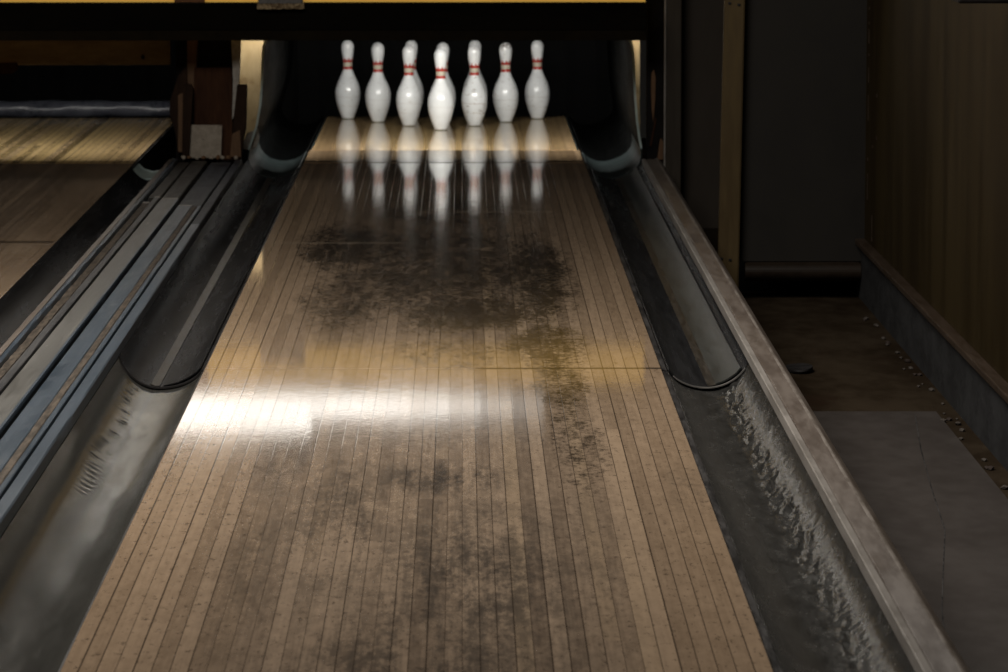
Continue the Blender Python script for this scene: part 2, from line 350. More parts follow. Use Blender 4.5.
part('corner_bead', box(B(), .8255, .8325, 17.172, 17.25, FZ, 1.1, .002), M['railedge'], tb, label='pale corner strip')
single('side_panel', box(B(), .90, 1.20, 17.30, 17.33, FZ, 1.1, .003), M['panel'], (1.05, 17.3, FZ), 'plain dark brown panel between the trim board and the tan post', 'panel')
o_ = P(958, 3.6, 10.6)
single('wall_cleat', box(B(), o_[0], 1.409, 10.6, 10.85, o_[1], o_[1]+.09, .006), M['rub'], (1.40, 10.7, o_[1]), 'dark block fixed high on the brown wall at the top of the frame', 'block')
random.seed(5)
ct = thing('corner_strip', (1.403, 14.5, -.03), 'broken pale strip along the corner of the brown wall and the grey wall', 'strip')
zz = -.02
while zz < .82:
    ln_ = random.choice((.01, .012, .02, .05, .09)); yo = random.choice((14.55, 14.55, 14.38, 14.25))
    part('strip_piece', box(B(), 1.4075, 1.4098, yo, yo+.02, zz, zz+ln_), M['ledge'], ct)
    zz += ln_+random.uniform(.01, .05)

# sheet, lid, rubble on the floor
sh = [G(800, 412, FZ+.006), G(936, 412, FZ+.006), (1.335, 10.05), (1.30, 8.0), (.84, 8.0)]
bm = B(); a = [bm.verts.new((x, y, FZ+.008)) for x, y in sh]; b = [bm.verts.new((x, y, FZ)) for x, y in sh]
bm.faces.new(a); bm.faces.new(b[::-1])
for i in range(5): bm.faces.new((a[i], b[i], b[(i+1) % 5], a[(i+1) % 5]))
pl = thing('floor_sheet', (1.1, 9.5, FZ), 'pale grey sheet laid flat on the concrete beside the rail', 'floor sheet')
part('sheet', bm, M['ply'], pl)
bm = B(); cr = [G(915, 415, FZ+.008), G(921, 450, FZ+.008), G(932, 490, FZ+.008), G(945, 530, FZ+.008), G(943, 575, FZ+.008), G(942, 610, FZ+.008), G(946, 650, FZ+.008)]
for p, q in zip(cr, cr[1:]):
    v = [bm.verts.new((p[0]-.0015, p[1], FZ+.0085)), bm.verts.new((p[0]+.0015, p[1], FZ+.0085)), bm.verts.new((q[0]+.0015, q[1], FZ+.0085)), bm.verts.new((q[0]-.0015, q[1], FZ+.0085))]
    u = [bm.verts.new((t.co.x, t.co.y, FZ+.0078)) for t in v]
    bm.faces.new(v); bm.faces.new(u[::-1])
    for i in range(4): bm.faces.new((v[i], u[i], u[(i+1) % 4], v[(i+1) % 4]))
part('crack', bm, M['fascia'], pl, label='thin dark crack in the sheet')
dx, dy = G(799, 371, FZ)
bm = B(); lathe(bm, [(.055, .002), (.065, .0), (.068, .006), (.066, .011), (.05, .012), (.01, .013)], 36)
for v in bm.verts: v.co = Vector((v.co.x*.62+dx, v.co.y*1.25+dy, v.co.z+FZ+.002+max(0, v.co.x)*.06))
single('disc_lid', bm, M['rub'], (dx, dy, FZ), 'dark flat disc lying on the concrete beside the rail', 'disc', None, 40)
random.seed(3)
for i in range(34):
    t = random.random(); yy = 9.6+t*4.6; xx = 1.392-.01-abs(random.gauss(0, .022)); r = random.uniform(.004, .011)
    if yy < 11.6: xx -= random.uniform(0, .018)
    bm = B(); bmesh.ops.create_icosphere(bm, subdivisions=1, radius=r)
    for v in bm.verts: v.co = Vector((v.co.x*random.uniform(.7, 1.3)+xx, v.co.y*random.uniform(1, 2.2)+yy, v.co.z*.6+FZ+r*.45))
    single('rubble_chip', bm, M['rubble'] if random.random() < .55 else M['rubbledark'], (xx, yy, FZ),
           'small chip of rubble lying along the foot of the block band', 'rubble', 'rubble chips along the right wall')

# ------------------------------------------------------------------ lanes
LL, LR = LX-LHW, LX+LHW
YJ = 10.80; YS = 17.62; YD = 18.30; YE = 20.46
lane = thing('bowling_lane', (LX, 0, 0), 'worn wooden bowling lane with dark scuffed middle leading to the ten pins', 'bowling lane')
part('lane_bed', box(B(), LL, LR, 5.2, YJ-.0008, -.25, 0, .002), M['lane'], lane)
part('lane_bed', box(B(), LL, LR, YJ+.0008, YS, -.25, 0, .002), M['lane'], lane)
part('tail_board', box(B(), LL+.002, LR-.004, YS+.001, YD, -.25, .0015, .0007), M['tail'], lane)
part('pin_deck', box(B(), LL+.010, LR-.014, YD+.002, YE, -.25, .002, .0007), M['deck'], lane)
part('deck_side_plate', box(B(), LL+.002, LL+.0095, YD+.002, YE, -.25, .000, .001), M['liner'], lane)
part('deck_side_plate', box(B(), LR-.0135, LR-.006, YD+.002, YE, -.25, .000, .001), M['liner'], lane)
for y0, y1 in ((5.2, YJ-.02), (YJ+.01, YS)):
    bm = B(); prism(bm, [(LR+.0005, -.2), (LR+.0005, -.004), (LR+.004, -.006), (LR+.016, -.008), (LR+.019, -.014), (LR+.019, -.2)], y0, y1, 60,
        lambda x, y, i: random.uniform(-.0012, .0012) if 0 < i < 5 else 0)
    part('edge_strip', bm, M['fascia'], lane, label='dark splintered strip along the lane edge')
    part('edge_strip', box(B(), LL-.006, LL-.0005, y0, y1, -.2, -.006, .001), M['fascia'], lane, label='dark splintered strip along the lane edge')
L2R = -1.378; L2X = L2R-LHW
lane2 = thing('bowling_lane', (L2X, 0, 0), 'neighbouring wooden lane, empty, at the upper left', 'bowling lane')
part('lane_bed', box(B(), L2R-2*LHW, L2R, 8.5, 17.6, -.25, 0, .002), M['lane2'], lane2)
part('pin_deck', box(B(), L2R-2*LHW+.005, L2R-.004, 17.601, 20.40, -.25, .0005, .002), M['deck2'], lane2)
part('edge_strip', box(B(), L2R+.0005, L2R+.008, 8.5, 20.4, -.2, -.002, .001), M['fascia'], lane2, label='dark strip along the lane edge')

# ------------------------------------------------------------------ gutters
def arc(x0, z0, xb, zb, x1, z1, n=26):
    """smooth trough through left lip, bottom and right lip"""
    pts = []
    for i in range(n+1):
        t = i/n; x = x0+(x1-x0)*t
        if x <= xb: u = (xb-x)/(xb-x0); z = zb+(z0-zb)*(1-math.sqrt(max(0, 1-(u*.93)**2)))/(1-math.sqrt(1-.93**2))
        else: u = (x-xb)/(x1-xb); z = zb+(z1-zb)*(1-math.sqrt(max(0, 1-(u*.93)**2)))/(1-math.sqrt(1-.93**2))
        pts.append((x, z))
    return pts
DX = .682
dents = []
random.seed(11)
yy = 6.3
while yy < 10.75:
    yy += random.uniform(.028, .075)
    dents.append((DX+random.gauss(0, .007), yy, random.uniform(.006, .013), random.uniform(.03, .085), random.uniform(.0018, .0046)*random.choice((1, 1, -1))))
for _ in range(260):
    dents.append((DX+random.uniform(-.004, .048), random.uniform(6.3, 10.7), random.uniform(.008, .022), random.uniform(.012, .03), random.uniform(.0003, .0009)*random.choice((1, -1))))
for _ in range(60):
    dents.append((DX+random.uniform(-.02, .05), random.uniform(6.3, 10.7), random.uniform(.006, .015), random.uniform(.03, .07), random.uniform(.0003, .0010)*random.choice((1, -1))))
def dentf(x, y):
    h = 0
    for (a, b, rx, ry, d) in dents:
        v = (y-b)/ry
        if -2.2 < v < 2.2:
            u = (x-a)/rx
            if -2.6 < u < 2.6:
                q = u*u+v*v
                h += -d*math.exp(-q*1.2)+.9*d*math.exp(-((q-1.6)**2)*2.2)*(1 if v < .2 else .25)
    return h
R0 = [(LR+.020, -.012), (.637, -.060), (.741, .012)]
bm = B(); prof = arc(*R0[0], *R0[1], *R0[2], 56)
sheet(bm, prof, .004, 5.6, YJ+.012, 560, dentf)
gr = single('gutter', bm, M['pitted'], (.63, 5.6, -.06), 'pitted dark metal gutter, near length on the right with a dented bottom', 'gutter', None, 50)
rip = [random.choice((0, .0003, .0008, .0014, .0018)) for _ in range(400)]
bm = B(); sheet(bm, arc(-.889, .030, -.790, -.056, LL-.007, -.010, 40), .004, 5.6, YJ+.012, 620, lambda x, y: .0005*math.sin(y*9+x*40)+(rip[int(y*26) % 400]*math.exp(-((x+.838-.010*math.sin(y*7))/.011)**2)*math.sin(y*150+9*math.sin(y*5.1)+x*60)*max(0, min(1, (y-8.9)*2)) if y > 8.9 else 0))
single('gutter', bm, M['zinc'], (-.78, 5.6, -.05), 'dull grey metal gutter, near length on the left of the pin lane', 'gutter', None, 50)
# far lengths, lying over the ends of the near ones
gf = thing('gutter', (.63, YJ, -.05), 'black glossy gutter, far length on the right with a scuffed centre strip', 'gutter')
pr = arc(LR+.021, -.004, .632, -.050, .7395, .016, 50)
GE = 17.38
part('shell', sheet(B(), [p for p in pr if p[0] <= .7], .004, YJ, GE, 60, lambda x, y: .0005*math.sin(y*5+x*30)), M['blackmetal'], gf, 50)
prr = [p for p in pr if .640 <= p[0] <= .722]
bm = B(); sheet(bm, [(.656, -.041), (.672, -.036), (.69, -.027), (.708, -.014), (.720, .001)], .004, YJ+.004, GE, 30)
part('side_plate', bm, M['greyplate'], gf, 50, label='lighter grey plate on the right of the trough')
part('side_lip', sheet(B(), [(.724, -.006), (.734, .003), (.7395, .014)], .004, YJ, GE, 10), M['blackmetal'], gf, 50)
bm = B(); sheet(bm, [(.636, -.0475), (.648, -.0455), (.658, -.042)], .003, YJ+.002, GE, 120, lambda x, y: random.uniform(-.0006, .0006))
part('centre_strip', bm, M['groove'], gf, 60, label='scuffed strip down the middle')
part('end_rim', sheet(B(), [(x, z+.0002) for x, z in pr[3:-2]], .003, YJ-.012, YJ-.0002, 1), M['bracket'], gf, 50, label='thin bright rim at the near end')
gl = thing('gutter', (-.78, YJ, -.05), 'black glossy gutter, far length on the left of the pin lane', 'gutter')
pl_ = arc(-.888, .034, -.785, -.048, LL-.008, -.002, 50)
part('shell', sheet(B(), pl_, .004, YJ, GE, 60, lambda x, y: .0005*math.sin(y*5+x*30)), M['blackmetal'], gl, 50)
bm = B(); sheet(bm, [(-.808, -.041), (-.797, -.0445), (-.786, -.0455)], .003, YJ+.002, GE, 120, lambda x, y: random.uniform(-.0006, .0006))
part('centre_strip', bm, M['groove'], gl, 60, label='scuffed strip down the middle')
bm = B(); sheet(bm, [(-.776, -.0445), (-.74, -.036), (-.71, -.022), (-.69, -.008), (-.682, .002)], .003, YJ+.002, GE, 30)
part('side_plate', bm, M['blackmetal'], gl, 50)
part('end_rim', sheet(B(), [(x, z+.0003) for x, z in pl_], .0046, YJ-.008, YJ-.0002, 1), M['rub'], gl, 50)
bm = B(); sheet(bm, arc(-1.203, .030, -1.29, -.050, L2R+.009, -.006, 30)[::1], .004, 8.5, 17.3, 20)
single('gutter', bm, M['blackmetal'], (-1.29, 8.5, -.05), 'black gutter on the right edge of the neighbouring empty lane', 'gutter', None, 50)

# ------------------------------------------------------------------ right rail
rl = thing('capping_rail', (.78, 5.2, FZ), 'long grey-brown wooden rail between the right gutter and the floor', 'rail')
RX0, RX1, RZ = .7435, .8095, .060
prism(bm := B(), [(RX0, FZ), (RX0, .052), (RX0+.003, RZ-.002), (RX0+.006, RZ), (.778, RZ), (.784, RZ+.0035), (.792, RZ+.0035), (.799, RZ-.001), (RX1, RZ-.010), (RX1, FZ)], 5.2, 17.02, 120,
      lambda x, y, i: .0006*math.sin(y*3.1+i)+random.uniform(-.0003, .0003) if 2 < i < 8 else 0)
part('rail', bm, M['rail'], rl, 40)
part('ridge_highlight', prism(B(), [(.7845, RZ+.002), (.7845, RZ+.0038), (.7865, RZ+.0044), (.7905, RZ+.0044), (.7925, RZ+.0036), (.7925, RZ+.002)], 5.2, 17.02, 160, lambda x, y, i: random.uniform(-.0003, .0002)), M['ridge'], rl, 40, 'ridge along the rail top with a painted pale highlight')
prism(bm := B(), [(.729, .036), (.729, RZ), (.7312, RZ+.002), (.7434, RZ+.001), (.7434, .036)], 5.2, 17.02, 30)
part('edge_strip', bm, M['railedge'], rl, 40, label='pale strip along the rail edge')

# ------------------------------------------------------------------ divider between the lanes
struct('trim_2', box(B(), -1.172, -.893, 5.2, 17.15, FZ, .030), M['sleeper'], label='black timber base under the capping planks')
def sx(s, z): return s*(HC-z)
NG = 'capping planks between the lanes'
def plank(s0, s1, z, y0, y1, m, label, bow=.0, zb=.031, side=None):
    x0, x1 = sx(s0, z), sx(s1, z)
    if x0 > x1: x0, x1 = x1, x0
    bm = B(); prism(bm, [(x0, zb), (x0, z-.003), (x0+.003, z), (x1-.003, z), (x1, z-.003), (x1, zb)], y0, y1, 60,
        lambda x, y, i: (random.uniform(-.0006, .0006)+bow*math.sin(y*2.3)) if 0 < i < 5 else 0)
    return single('capping_plank', bm, m, ((x0+x1)/2, y0, zb), label, 'plank', NG, 40)
YP = [14.92, 15.10, 15.0, 15.25, 15.2]
plank(-.675, -.6985, .060, 5.2, 14.2, M['bluetape'], 'blue-grey edge plank beside the left gutter of the pin lane, near length')
plank(-.675, -.6985, .0595, 14.203, 17.0, M['farblue'], 'darker edge plank beside the pin lane gutter, far length by the uprights')
bp = thing('capping_plank', (-1.0, 5.2, .031), 'broad blue plank with a worn dirty strip along its middle', 'plank', NG)
for nm, s0, s1, z, m, lb in (('board', -.7035, -.7135, .058, M['bluetape'], None), ('worn_strip', -.714, -.728, .0555, M['dirt'], 'brown-grey worn strip'), ('board', -.7285, -.767, .058, M['bluetape'], None)):
    x0, x1 = sx(s1, z), sx(s0, z); bm = B()
    prism(bm, [(x0, .031), (x0, z-.002), (x0+.002, z), (x1-.002, z), (x1, z-.002), (x1, .031)], 5.2, 14.92, 120, lambda x, y, i: random.uniform(-.0005, .0005) if 0 < i < 5 else 0)
    part(nm, bm, m, bp, 40, lb)
part('end_edge', box(B(), sx(-.766, .058), sx(-.7295, .058), 14.92, 14.945, .04, .0588), M['paleedge'], bp, label='pale chipped end')
plank(-.7035, -.767, .050, 14.96, 17.0, M['farblue'], 'darker blue-tinged plank, far length behind the broad blue plank')
gp = thing('capping_plank', (-1.05, 5.2, .031), 'raised grey plank with pale scrapes running down the middle of the divider', 'plank', NG)
x0, x1 = sx(-.828, .066), sx(-.781, .066)
prism(bm := B(), [(x0, .031), (x0, .063), (x0+.003, .066), (x1-.003, .066), (x1, .063), (x1, .031)], 5.2, 15.12, 60, lambda x, y, i: random.uniform(-.0006, .0006) if 0 < i < 5 else 0)
part('board', bm, M['greyplank'], gp, 40)
part('blue_edge', box(B(), x1-.004, x1+.003, 5.2, 15.12, .055, .0672, .001), M['bluetape'], gp, label='blue strip along the right edge')
part('end_edge', box(B(), x0+.002, x1-.002, 15.121, 15.146, .045, .0668), M['paleedge'], gp, label='pale chipped end')
plank(-.781, -.828, .056, 15.16, 17.0, M['farplank'], 'dark plank, far length behind the raised grey plank')
sp = thing('capping_plank', (-1.12, 5.2, .031), 'narrow dark grey plank left of the raised grey plank, near length', 'plank', NG)
x0, x1 = sx(-.850, .056), sx(-.834, .056)
prism(bm := B(), [(x0, .031), (x0, .054), (x0+.002, .056), (x1-.002, .056), (x1, .054), (x1, .031)], 5.2, 15.3, 60, lambda x, y, i: random.uniform(-.0006, .0006) if 0 < i < 5 else 0)
part('board', bm, M['darkplank'], sp, 40)
part('end_edge', box(B(), x0, x1, 15.301, 15.33, .04, .0568), M['paleedge'], sp, label='pale chipped end')
plank(-.834, -.866, .050, 15.35, 17.0, M['farplank'], 'dark plank, far length behind the dirty brown strip')
dp = thing('capping_plank', (-1.15, 5.2, .031), 'flaking brown plank between the dark grey plank and the blue taped edge', 'plank', NG)
x0, x1 = sx(-.8685, .048), sx(-.851, .048)
prism(bm := B(), [(x0, .031), (x0, .047), (x0+.001, .048), ((x0+x1)/2, .0485), (x1-.001, .048), (x1, .047), (x1, .031)], 5.2, 15.15, 220, lambda x, y, i: random.uniform(-.0022, .0022) if 0 < i < 6 else 0)
part('board', bm, M['dirt'], dp, 40)
part('end_edge', box(B(), x0, x1, 15.151, 15.175, .035, .0495), M['paleedge'], dp, label='pale chipped end')
ep = thing('capping_plank', (-1.19, 5.2, .031), 'blue taped edge plank beside the neighbouring lane gutter', 'plank', NG)
x0, x1 = sx(-.8895, .062), sx(-.879, .062)
prism(bm := B(), [(x0, .031), (x0, .060), (x0+.002, .062), (x1-.002, .062), (x1, .060), (x1, .031)], 5.2, 17.05, 160, lambda x, y, i: random.uniform(-.0013, .0013)+.001*math.sin(y*4) if 0 < i < 5 else 0)
part('board', bm, M['bluetape'], ep, 40)
xa, xb = sx(-.904, .060), sx(-.8898, .060)
prism(bm := B(), [(xa, -.02), (xa, .056), (xa+.002, .060), (xb, .060), (xb, -.02)], 5.2, 17.05, 100, lambda x, y, i: random.uniform(-.001, .001) if 0 < i < 4 else 0)
part('outer_lip', bm, M['rail'], ep, 40, label='worn grey-brown outer lip')

# ------------------------------------------------------------------ pin machine front
BY0, BY1 = 16.93, 17.02
bz0 = P(300, 40.5, BY0)[1]; bz1 = P(300, 3, BY0)[1]
cb = thing('crossbeam', (-.8, BY0, bz0), 'long black beam across both lanes above the pins', 'beam')
part('beam', box(B(), -2.7, .742, BY0, BY1, bz0+.0402, bz1, .003), M['beam'], cb)
part('bottom_edge', box(B(), -2.7, .742, BY0-.002, BY1, bz0, bz0+.040, .001), M['beamedge'], cb, label='lighter lower edge')
YX = P(190, 1, BY0)[0]
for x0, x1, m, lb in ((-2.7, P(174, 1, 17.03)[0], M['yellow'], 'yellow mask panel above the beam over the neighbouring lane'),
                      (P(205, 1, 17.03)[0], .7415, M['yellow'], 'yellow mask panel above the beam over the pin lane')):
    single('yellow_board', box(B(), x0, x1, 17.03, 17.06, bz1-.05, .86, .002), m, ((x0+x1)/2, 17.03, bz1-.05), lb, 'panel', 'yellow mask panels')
single('panel_joint_strip', box(B(), P(174, 1, 17.02)[0]+.002, P(205, 1, 17.02)[0]-.002, 17.025, 17.06, bz1-.05, .86, .002), M['brownstrip'], (-1.1, 17.03, bz1-.05),
       'brown strip between the two yellow mask panels', 'strip')
single('mask_board', box(B(), -2.9, .9, 17.05, 17.09, 1.09, 2.6, .002), M['maskgrey'], (-1, 17.05, 1.09), 'plain dull board above the lit strip over the lanes', 'board')
hx0, hz0 = P(257, 9, 16.9); hx1, _ = P(304, 9, 16.9)
br = thing('beam_pad', (hx0, 16.9, hz0), 'small grey block with torn brown lower edge hung over the beam', 'pad')
part('block', box(B(), hx0+.004, hx1-.004, 16.895, 16.928, hz0+.02, hz0+.09, .004), M['bracket'], br)
bm = B(); n = 24
rowt = []; 
for j, zz in enumerate((hz0+.022, hz0+.014, hz0+.006, hz0)):
    rowt.append([[hx0+(hx1-hx0)*i/n+random.uniform(-.001, .001), 16.890+random.uniform(-.004, .003), zz+random.uniform(-.002, .002)] for i in range(n+1)])
fr_ = [[bm.verts.new(p) for p in r] for r in rowt]; bk = [[bm.verts.new((p[0], 16.927, p[2])) for p in r] for r in rowt]
for a, b in zip(fr_, fr_[1:]):
    for i in range(n): bm.faces.new((a[i], a[i+1], b[i+1], b[i]))
for a, b in zip(bk, bk[1:]):
    for i in range(n): bm.faces.new((a[i], b[i], b[i+1], a[i+1]))
for i in range(n): bm.faces.new((fr_[-1][i], fr_[-1][i+1], bk[-1][i+1], bk[-1][i])); bm.faces.new((fr_[0][i], bk[0][i], bk[0][i+1], fr_[0][i+1]))
for j in range(3):
    for e in (0, n): bm.faces.new((fr_[j][e], fr_[j+1][e], bk[j+1][e], bk[j][e]))
part('torn_edge', bm, M['foam'], br, None, 'torn brown foam edge')
# lit strip over the beam: its reflection is the white band on the lane
lf = thing('fluorescent_light', (-.75, 17.0, .86), 'long white fluorescent light strip mounted over the beam', 'light fitting')
part('housing', box(B(), -2.0, .34, 17.0, 17.05, .868, 1.07, .004), M['housing'], lf)
for x0, x1, e_ in ((-1.95, -.22, 2.5), (-.219, -.06, 2.0), (-.059, .07, 1.35), (.071, .20, .75), (.201, .33, .35)):
    part('diffuser', box(B(), x0, x1, 16.985, 16.999, .905, .990, .003), emis('diffuser_glow', (1, .96, .90), e_), lf)
part('tube', tube_x(B(), -1.9, -.62, 16.98, 1.025, .014, 16), emis('tube_glow', (1, .96, .9), 3.6), lf, 60)

# right end of the machine
mc = thing('machine_upright', (.785, 17.25, FZ), 'black machine upright with brown stains at the right of the pins', 'upright')
part('post', box(B(), .757, .8245, 17.20, 17.30, FZ, .86, .004), M['sleeper'], mc)
q = [(.775, .40), (.785, .415), (.792, .38), (.790, .29), (.783, .20), (.776, .25), (.773, .33)]
part('wood_patch', slab(B(), q, 17.194, 17.201, .001), M['midbrown'], mc, label='brown chipped patch')
part('foot_block', slab(B(), [(.800, .045), (.824, .045), (.824, .12), (.812, .135), (.806, .10)], 17.185, 17.20, .002), M['midbrown'], mc, label='brown foot piece')
bm = B(); slab(bm, [(.768, .10), (.776, .10), (.796, .21), (.790, .22)], 17.192, 17.199, .001); part('brace', bm, M['redbrown'], mc)
a0, a1, a2, a3 = P(636, 140, 18.30), P(640, 150, 18.30), P(640, 30, 18.30), P(631.5, 30, 18.30)
single('end_board', slab(B(), [a0, a1, a2, a3], 18.30, 18.34, .002), M['cream'], (a0[0], 18.30, a1[1]), 'narrow cream board right of the pins beside the black upright', 'board')

# pit liners
def liner(side, label):
    """rounded U-shaped liner of the gutter pit; side = +1 right of the pins, -1 left"""
    if side > 0: pts = [(.676, .535), (.690, .520), (.700, .497), (.704, .46), (.708, .38), (.7125, .28), (.720, .19), (.729, .125), (.738, .075), (.741, .045), (.735, .016), (.716, -.008), (.688, -.027), (.655, -.040), (.62, -.047), (.585, -.045), (.555, -.033), (.535, -.018), (.524, -.004)]
    else: pts = [(-.780, .540), (-.806, .525), (-.818, .50), (-.822, .45), (-.824, .36), (-.832, .26), (-.848, .17), (-.868, .11), (-.882, .070), (-.8865, .038), (-.880, .010), (-.862, -.014), (-.836, -.032), (-.80, -.043), (-.765, -.045), (-.728, -.036), (-.70, -.020), (-.682, -.002)]
    r = thing('pit_liner', (pts[0][0], 17.4, -.05), label, 'liner')
    def strip(path, th, y0, y1):
        return sheet(B(), path if side < 0 else path, th, y0, y1, 1)
    lo = pts[7:]
    part('side_sheet', sheet(B(), pts[:9], -.006*side, 17.402, 20.6, 1), M['linershade'], r, 50)
    part('trough', sheet(B(), pts[8:], -.006*side, 18.301, 20.6, 1), M['linershade'], r, 50)
    part('front_rim', sheet(B(), pts[8:], -.006*side, 17.39, 18.30, 1), M['liner'], r, 50, 'green-grey curved rim')
    part('front_edge', sheet(B(), pts[:9], -.009*side, 17.392, 17.402, 1), M['linerlit'], r, 50, 'green-grey front edge painted pale as if lit')
    return r
liner(1, 'rounded green-grey pit liner right of the pins')
liner(-1, 'rounded green-grey pit liner left of the pins')
bm = B(); sheet(bm, [(-1.368, -.012), (-1.345, -.036), (-1.31, -.046), (-1.275, -.040), (-1.245, -.020), (-1.225, .01)], .006, 17.35, 17.75, 1)
single('pit_liner', bm, M['linerlit'], (-1.3, 17.35, -.05), 'curved liner end, painted pale as if lit, at the gutter of the neighbouring lane', 'liner', None, 50)

# left uprights between the lanes
KY = 17.1
def K(x, y): return P(x, y, KY)
def board(name, pix, y0, th, m, label, cat='board', zf=None):
    pts = [P(x, y, y0) for x, y in pix]
    cx = sum(p[0] for p in pts)/len(pts); zz = min(p[1] for p in pts)
    return single(name, slab(B(), pts[::-1], y0, y0+th, .002), m, (cx, y0, zz), label, cat)
board('machine_board', [(176, 36), (239, 36), (239, 161), (176, 161)], 17.26, .04, M['sleeper'], 'black backing board behind the brown uprights left of the pins')
board('machine_board', [(194, 68), (232, 68), (232, 160), (194, 160)], 17.20, .05, M['redbrown'], 'dark red-brown board in the middle of the uprights')
board('machine_board', [(187, 36), (198, 36), (195, 90), (187, 90)], 17.22, .03, M['midbrown'], 'narrow tan board at the top of the uprights under the beam')
board('machine_board', [(179, 74), (187, 66), (188, 90), (188, 152), (178, 152), (175, 132), (169.5, 115), (170, 100)], 17.21, .04, M['darkbrown'], 'bulging dark brown board nearest the neighbouring lane')
board('machine_board', [(178, 95), (183, 93), (183, 135), (187, 136), (187, 152), (178, 152)], 17.18, .025, M['midbrown'], 'light worn brown sliver beside the dark left upright')
board('machine_upright', [(183, 86), (186, 84), (191, 85), (193, 89), (189, 158), (182, 158)], 17.12, .05, M['darkbrown'], 'dark brown upright with rounded top near the neighbouring lane', 'upright')
board('card_panel', [(190, 125), (222, 125), (221, 158), (187, 158)], 17.15, .012, M['card'], 'beige stained card fixed low on the red-brown board', 'card')
board('machine_upright', [(237, 85), (247, 85), (246, 128), (243, 142), (241, 160), (231, 160), (233, 125)], 17.12, .05, M['darkbrown'], 'dark brown upright just left of the cream board', 'upright')
board('foot_board', [(232, 134), (240, 130), (241, 157), (230, 157)], 17.105, .014, M['midbrown'], 'short orange-brown piece at the foot of the right dark upright')
board('grey_strip', [(231, 36), (241, 36), (240, 72), (236, 112), (232, 120), (233, 80)], 17.18, .02, M['plaster'], 'curved pale grey strip left of the cream board', 'strip')
board('end_board', [(238, 30), (263.5, 30), (263, 90), (261, 115), (257, 130), (247, 141), (238, 141), (238, 60)], 18.30, .04, M['cream'], 'cream board brightly lit at the left of the pins')
board('plaster_lump', [(247, 134), (258, 128), (259, 140), (256, 148), (250, 150), (242, 149), (243, 143)], 17.44, .03, M['plaster'], 'rough grey lump under the cream board', 'plaster')
# splintered debris at the foot of the card
for i in range(9):
    px = 184+i*6.6+random.uniform(-2, 2); x_, z_ = P(px, 158.5, 17.10)
    bm = B(); bmesh.ops.create_icosphere(bm, subdivisions=1, radius=.009)
    for v in bm.verts: v.co = Vector((v.co.x*random.uniform(.8, 1.5)+x_, v.co.y+17.08, v.co.z*random.uniform(.6, 1.3)+.062+random.uniform(0, .004)))
    single('wood_splinter', bm, M['midbrown'] if i % 2 else M['card'], (x_, 17.08, .06), 'small brown splinter on the plank ends below the beige card', 'splinter', 'splinters at the foot of the uprights')

# pits
for x0, x1, lb in ((-.95, .80, 'black curtain hanging behind the ten pins'), (-2.7, -1.0, 'black curtain hanging behind the empty neighbouring pin deck')):
    bm = B(); n = 60
    a = [[bm.verts.new((x0+(x1-x0)*i/n, yb+.012*math.sin(i*1.1)+.006*math.sin(i*2.7), zz)) for i in range(n+1)] for yb, zz in ((21.3, FZ), (21.3, 1.2))]
    b = [[bm.verts.new((v.co.x, v.co.y+.01, v.co.z)) for v in r] for r in a]
    for i in range(n):
        bm.faces.new((a[0][i], a[0][i+1], a[1][i+1], a[1][i])); bm.faces.new((b[0][i], b[1][i], b[1][i+1], b[0][i+1]))
        bm.faces.new((a[1][i], a[1][i+1], b[1][i+1], b[1][i])); bm.faces.new((a[0][i], b[0][i], b[0][i+1], a[0][i+1]))
    for e in (0, n): bm.faces.new((a[0][e], a[1][e], b[1][e], b[0][e]))
    single('pit_curtain', bm, M['black'], ((x0+x1)/2, 21.3, FZ), lb, 'curtain', 'pit curtains', 60)
struct('trim_3', box(B(), -1.06, -1.02, 17.32, 21.3, FZ, 1.2), M['black'], label='black partition between the two pits')
cz = .040
bm = B(); tube_x(bm, -2.65, -1.425, 20.47, cz, .040, 24, 70, lambda x, a: .05*math.sin(x*9+math.sin(a*2))+.035*math.sin(x*23+a*3)+.02*math.sin(x*51+a*2))
ru = single('pit_cushion', bm, M['rolled'], (-2, 20.47, 0), 'shiny blue-black padded roll across the end of the neighbouring lane', 'cushion', None, 60)
ib = thing('pit_board', (-1.6, 17.82, .40), 'yellow-brown board with a dark knot above the neighbouring pin deck', 'board')
z0 = P(100, 65, 17.82)[1]; z1 = P(100, 38, 17.82)[1]; xr = P(170.5, 50, 17.82)[0]
part('board', box(B(), -2.7, xr, 17.82, 17.85, z0, z1, .003), M['innerboard'], ib)
kx, kz = P(143, 57, 17.82)
bm = B(); lathe(bm, [(.006, 0), (.0085, .002), (.0065, .005), (.003, .006)], 14)
for v in bm.verts: v.co = Vector((kx+v.co.x, 17.82-v.co.z, kz+v.co.y*1.3))
part('knot', bm, M['rub'], ib, 40, 'dark knot')
bx_, bz_ = P(18, 74, 17.77); b1 = P(0, 63, 17.77)
single('machine_flap', slab(B(), [(-2.3, bz_), (bx_-.03, bz_), (bx_, bz_+.02), (bx_-.005, b1[1]), (-2.3, b1[1])], 17.77, 17.80, .002), M['redbrown'], (bx_, 17.77, bz_), 'dark red-brown flap hanging under the yellow-brown board', 'flap')

